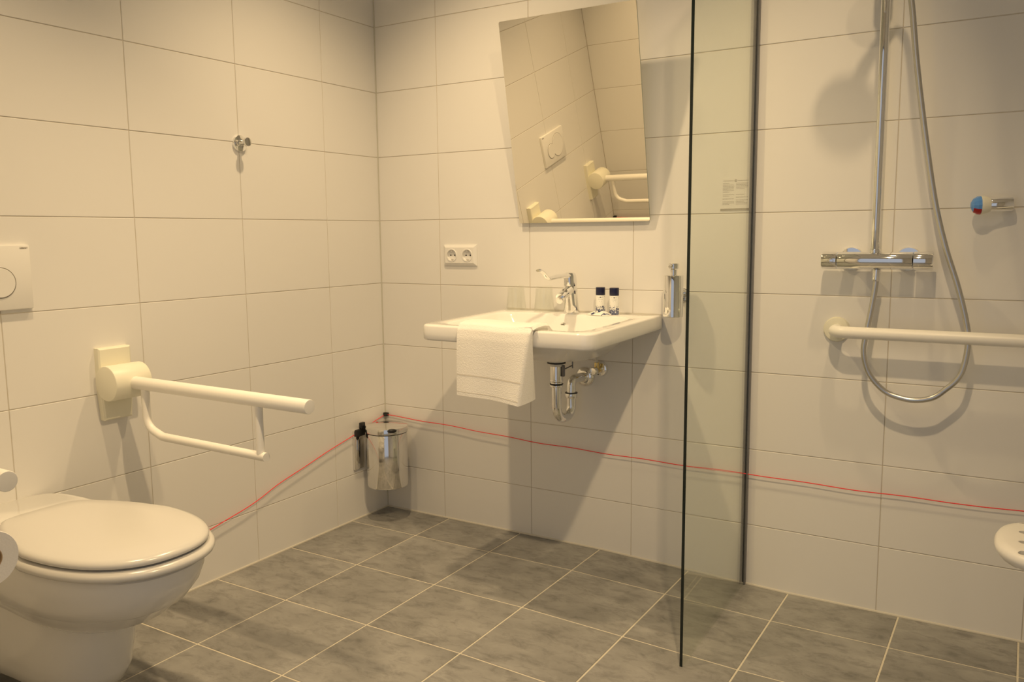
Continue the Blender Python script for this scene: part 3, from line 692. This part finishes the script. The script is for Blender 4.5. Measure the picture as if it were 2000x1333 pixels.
# ------------------------------------------------------------------ soap dispenser on the wall
sd = thing('soap_dispenser', 'chrome cylindrical soap dispenser on wall beside the glass screen', 'dispenser', (1.268, 0, .87))
SX, SY = 1.268, -.062
b = bm_new(); lathe(b, (SX, SY, .857), (0, 0, 1), [(.029, 0), (.0315, .001), (.0318, .004), (.0318, .132), (.0305, .134), (.012, .1345)], 48); finish(b, 'cylinder', M['chrome'], sd)
b = bm_new(); lathe(b, (SX, SY, .991), (0, 0, 1), [(.0115, 0), (.0115, .018), (.0165, .022), (.0175, .036), (.0165, .038), (0, .0385)], 36); finish(b, 'pump_head', M['chrome'], sd)
b = bm_new(); tube(b, [(SX, SY - .01, 1.022), (SX, SY - .036, 1.020)], .0045, 12); finish(b, 'nozzle', M['chrome'], sd)
b = bm_new(); cyl(b, (SX + .012, .0, .925), (SX + .008, SY + .02, .925), .012, 24); lathe(b, (SX + .012, 0, .925), (0, -1, 0), [(.022, -.003), (.022, .006), (.020, .008)], 32); finish(b, 'wall_mount', M['chrome'], sd)

# ------------------------------------------------------------------ glass screen
gs = thing('glass_screen', 'clear fixed glass shower screen with dark polished edge', 'shower screen', (1.5, -.3, -.02))
GX0, GX1, GY0, GY1, GT, GZ = 1.500, 1.513, -.004, -.618, .008, 2.02
b = bm_new()
nx = Vector((1, (GX1 - GX0) / (GY0 - GY1), 0)).normalized()
c4 = []
for (x, y) in ((GX0, GY0), (GX1, GY1)):
    for s in (-1, 1):
        p = Vector((x, y, 0)) + nx * s * GT / 2
        lean = .012 if y < -.3 else 0
        c4.append((b.verts.new((p.x, p.y, -.0165)), b.verts.new((p.x, p.y + lean, GZ))))
(a0, a1), (b0, b1), (c0, c1), (d0, d1) = c4
faces = [([a0, c0, c1, a1], 0), ([b0, b1, d1, d0], 0), ([c0, d0, d1, c1], 1), ([a0, a1, b1, b0], 1), ([a1, c1, d1, b1], 1), ([a0, b0, d0, c0], 1)]
for vs, mi_ in faces: b.faces.new(vs).material_index = mi_
finish(b, 'pane', [M['screen_glass'], M['glass_edge']], gs, smooth=False)
b = bm_new(); box(b, (GX0 - .0085, -.016, -.018), (GX0 - .0045, .0, GZ)); box(b, (GX0 + .0045, -.016, -.018), (GX0 + .0085, .0, GZ)); finish(b, 'wall_profile', M['gasket'], gs, smooth=False)
b = bm_new()
for s in (-1, 1): tube(b, [(GX0 + s * .0055, -.004, -.0185), (GX1 + s * .0055, GY1 + .004, -.0185)], .0022, 8)
finish(b, 'floor_seal', M['gasket'], gs)

# notice on the wall behind the screen
nt_ = thing('notice', 'small printed notice with two text columns behind the glass screen', 'notice', (1.447, 0, 1.195))
NX0, NX1, NZ0, NZ1 = 1.397, 1.490, 1.194, 1.296
b = bm_new(); box(b, (NX0, -.0016, NZ0), (NX1, .0005, NZ1)); finish(b, 'sheet', M['notice_sheet'], nt_, smooth=False)
b = bm_new(); box(b, (NX0, -.0019, NZ0), (NX1, -.0015, NZ0 + .0065)); finish(b, 'footer_bar', M['notice_bar'], nt_, smooth=False)
b = bm_new(); lathe(b, ((NX0 + NX1) / 2 + .001, -.0015, NZ1 - .010), (0, -1, 0), [(.0026, 0), (.0026, .0005), (.0042, .0005), (.0042, 0)], 24, False, False)
box(b, (NX0 + .0462, -.002, NZ1 - .0125), (NX0 + .0482, -.0015, NZ1 - .0075)); finish(b, 'emblem', M['ink'], nt_, smooth=False)
b = bm_new(); rnd = random.Random(3)
def words(x0, x1, z, h):
    x = x0
    while x < x1 - .001:
        w = min(rnd.uniform(.002, .006), x1 - x); box(b, (x, -.0019, z), (x + w, -.0015, z + h)); x += w + .0011
words(NX0 + .008, NX0 + .041, NZ1 - .0105, .0016); words(NX0 + .054, NX1 - .006, NZ1 - .0105, .0016)
zz = NZ1 - .019
for k in range(16):
    if k not in (7, 10, 12):
        words(NX0 + .007, NX0 + (.043 if k not in (0, 6, 9, 15) else .028), zz, .0015)
    if k not in (5, 6, 7, 9, 11):
        words(NX0 + .049, NX1 - (.007 if k not in (4, 8, 13) else .018), zz + .0005, .0015)
    zz -= .0043
o = finish(b, 'text_lines', M['ink'], nt_, smooth=False); o['kind'] = 'stuff'

# ------------------------------------------------------------------ shower column
sc_ = thing('shower_column', 'chrome thermostat shower column with riser pole on the back wall', 'shower', (1.87, 0, 1.04))
VY, VZ = -.072, 1.043
b = bm_new(); cyl(b, (1.768, VY, VZ), (1.965, VY, VZ), .0245, 44, .0015); finish(b, 'mixer_body', M['chrome'], sc_)
b = bm_new(); lathe(b, (1.766, VY, VZ), (-1, 0, 0), [(.0235, 0), (.0248, .001), (.0252, .038), (.024, .0405), (0, .041)], 44); kn = finish(b, 'control_knob', M['chrome'], sc_)
b = bm_new(); box(b, (1.745, VY - .028, VZ - .004), (1.760, VY - .023, VZ + .004), .001); finish(b, 'stop_button', M['chrome'], kn)
b = bm_new(); lathe(b, (1.967, VY, VZ), (1, 0, 0), [(.0240, 0), (.0255, .001), (.0258, .046), (.0245, .049), (0, .0495)], 44); finish(b, 'control_knob', M['chrome'], sc_)
for x in (1.794, 1.946):
    b = bm_new(); lathe(b, (x, 0, 1.046), (0, -1, 0), [(.0345, -.003), (.0345, .004), (.032, .008), (.022, .0095), (.0165, .010), (.0165, .055)], 44); finish(b, 'wall_rosette', M['chrome'], sc_)
PX = 1.866; PYy = -.072
b = bm_new(); cyl(b, (PX, PYy, VZ + .02), (PX, PYy, 2.10), .0118, 28, .002); finish(b, 'riser_pole', M['chrome'], sc_)
b = bm_new(); cyl(b, (PX, VY, VZ + .020), (PX, VY, VZ + .032), .0150, 28, .001); finish(b, 'pole_nut', M['chrome'], sc_)
b = bm_new(); cyl(b, (PX, 0, 2.03), (PX, PYy, 2.03), .009, 20); lathe(b, (PX, 0, 2.03), (0, -1, 0), [(.024, -.003), (.024, .006), (.012, .01)], 32); finish(b, 'pole_clamp', M['chrome'], sc_)
# hand shower with hose
hs = thing('hand_shower', 'chrome hand shower hose hanging in a long loop beside the riser pole', 'shower hose', (1.873, -.09, .66))
HP = [(1.873, -.072, 1.016), (1.872, -.074, .972), (1.8635, -.080, .899), (1.855, -.090, .833), (1.851, -.092, .781), (1.868, -.090, .722), (1.909, -.088, .676), (1.955, -.088, .659), (1.995, -.088, .657), (2.034, -.088, .668), (2.062, -.088, .692), (2.089, -.088, .722), (2.103, -.088, .756), (2.111, -.088, .820), (2.104, -.088, .879), (2.079, -.088, .975), (2.043, -.088, 1.085), (2.012, -.088, 1.208), (1.978, -.088, 1.399), (1.951, -.088, 1.575), (1.931, -.090, 1.735), (1.914, -.091, 1.785), (1.897, -.092, 1.796)]
b = bm_new(); tube(b, spline(HP, 10), .0078, 18); finish(b, 'hose', M['hose_metal'], hs)
b = bm_new(); cyl(b, (1.873, -.072, 1.019), (1.872, -.073, .985), .0105, 24, .001); finish(b, 'hose_nut', M['chrome'], hs)
HC = Vector((1.845, -.222, 1.825)); HD = Vector((-.10, -.97, .05)).normalized()
b = bm_new(); tube(b, spline([(1.890, -.098, 1.795), (1.876, -.122, 1.812), (1.858, -.165, 1.826), (1.847, -.205, 1.832)], 6), [.0105] * 6 + [.0125] * 6 + [.014] * 7, 20)
lathe(b, HC - HD * .014, HD, [(.022, 0), (.052, .008), (.060, .014), (.061, .022), (.058, .026), (.0, .027)], 44); finish(b, 'handset', M['chrome'], hs)
b = bm_new(); cyl(b, (PX, PYy, 1.80), (PX, PYy, 1.87), .021, 24, .002); tube(b, [(PX, PYy, 1.818), (1.876, -.118, 1.812)], .014, 16); finish(b, 'slide_holder', M['chrome'], hs)

# chrome wall knob; blue and red reflections painted onto its end
tk = thing('shower_valve', 'chrome wall valve with pale cone and painted blue and red reflections on its end', 'valve', (2.17, 0, 1.19))
KA = Vector((-1, -.25, -.02)).normalized(); K0 = Vector((2.193, -.035, 1.193))
b = bm_new(); lathe(b, K0, KA, [(.0165, 0), (.0185, .0015), (.0185, .052), (.0175, .054)], 36); finish(b, 'barrel', M['chrome'], tk)
b = bm_new(); lathe(b, K0, KA, [(.0185, .054), (.0245, .069), (.0245, .076)], 36); finish(b, 'cone_ring', M['bar_cream'], tk)
b = bm_new(); lathe(b, K0, KA, [(.0244, .076), (.0235, .084), (.0175, .094), (.008, .099), (0, .100)], 12); cap = finish(b, 'end_cap', M['blue'], tk, 10)
ax, ay, aa = frame(KA)
b = bm_new(); vs = []
for r_, h_ in ((.0249, .0763), (.0240, .0842), (.0182, .0942)):
    vs.append([b.verts.new(K0 + KA * (h_ + .0004) + (ax * math.cos(a) + ay * math.sin(a)) * r_) for a in [math.radians(d_) for d_ in (275, 290, 305, 320, 335)]])
for A, B in zip(vs, vs[1:]):
    for k in range(4): b.faces.new([A[k], A[k + 1], B[k + 1], B[k]])
finish(b, 'red_glint', M['red'], cap)
b = bm_new(); cyl(b, (2.178, 0, 1.192), (2.178, -.038, 1.192), .011, 24); lathe(b, (2.178, 0, 1.192), (0, -1, 0), [(.017, -.003), (.017, .004), (.012, .007)], 28); finish(b, 'wall_stem', M['chrome'], tk)

# ------------------------------------------------------------------ shower grab rail
gr = thing('shower_grab_rail', 'white horizontal grab rail across the shower wall', 'grab rail', (1.76, 0, .835))
RZ, RY_ = .838, -.098
b = bm_new(); lathe(b, (1.760, 0, .836), (0, -1, 0), [(.037, -.003), (.037, .008), (.034, .013), (.020, .015)], 48); finish(b, 'wall_flange', M['bar_cream'], gr)
b = bm_new(); lathe(b, (2.66, 0, .836), (0, -1, 0), [(.037, -.003), (.037, .008), (.034, .013), (.020, .015)], 48); finish(b, 'wall_flange', M['bar_cream'], gr)
b = bm_new(); tube(b, fillet([(1.764, 0, .836), (1.764, RY_, .838), (2.66, RY_, .838), (2.66, 0, .836)], .045, 12), .0172, 28); finish(b, 'rail_tube', M['bar_white'], gr)

# ------------------------------------------------------------------ folding shower seat on the right wall
ss = thing('shower_bench', 'white slotted shower bench cut off by the right edge of the photo', 'shower bench', (XR, -.585, .45))
S0, S1, SYc, SHW, SZ = 2.207, XR - .04, -.588, .165, .472
N_ = 56
def seat_ring(ins, z):
    out = []
    for k in range(N_):
        a = 2 * PI * k / N_; c, s = math.cos(a), math.sin(a); e = 2 / 2.7
        hx_ = (S1 - S0) / 2 - ins; hy_ = SHW - ins
        out.append(Vector(((S0 + S1) / 2 + hx_ * math.copysign(abs(c) ** e, c), SYc + hy_ * math.copysign(abs(s) ** e, s), z)))
    return out
b = bm_new(); loft(b, [seat_ring(.03, SZ - .040), seat_ring(.012, SZ - .036), seat_ring(.003, SZ - .024), seat_ring(0, SZ - .014), seat_ring(.006, SZ - .004), seat_ring(.020, SZ), seat_ring(.05, SZ - .001)])
seat = finish(b, 'seat', M['bar_white'], ss, 60)
# drain slots cut right through the seat
cut = bm_new()
for y in (-.690, -.622, -.554, -.486):
    for (x0, x1) in ((2.252, 2.37), (2.43, 2.55)):
        rings = []
        for z in (SZ - .06, SZ + .02):
            ring = []
            for cx_, a0 in ((x0 + .013, PI / 2), (x1 - .013, -PI / 2)):
                for k in range(11):
                    a = a0 + PI * k / 10
                    ring.append(Vector((cx_ + .013 * math.cos(a), y + .010 * math.sin(a), z)))
            rings.append(ring)
        loft(cut, rings)
carve(seat, cut, 62)
b = bm_new(); box(b, (XR - .05, -.72, .40), (XR - .0005, -.456, .50), .006); finish(b, 'wall_bracket', M['bar_white'], ss)
for y in (-.70, -.475):
    b = bm_new(); tube(b, [(XR - .02, y, .42), (2.34, y, SZ - .038)], .011, 16); finish(b, 'support_arm', M['bar_white'], ss)
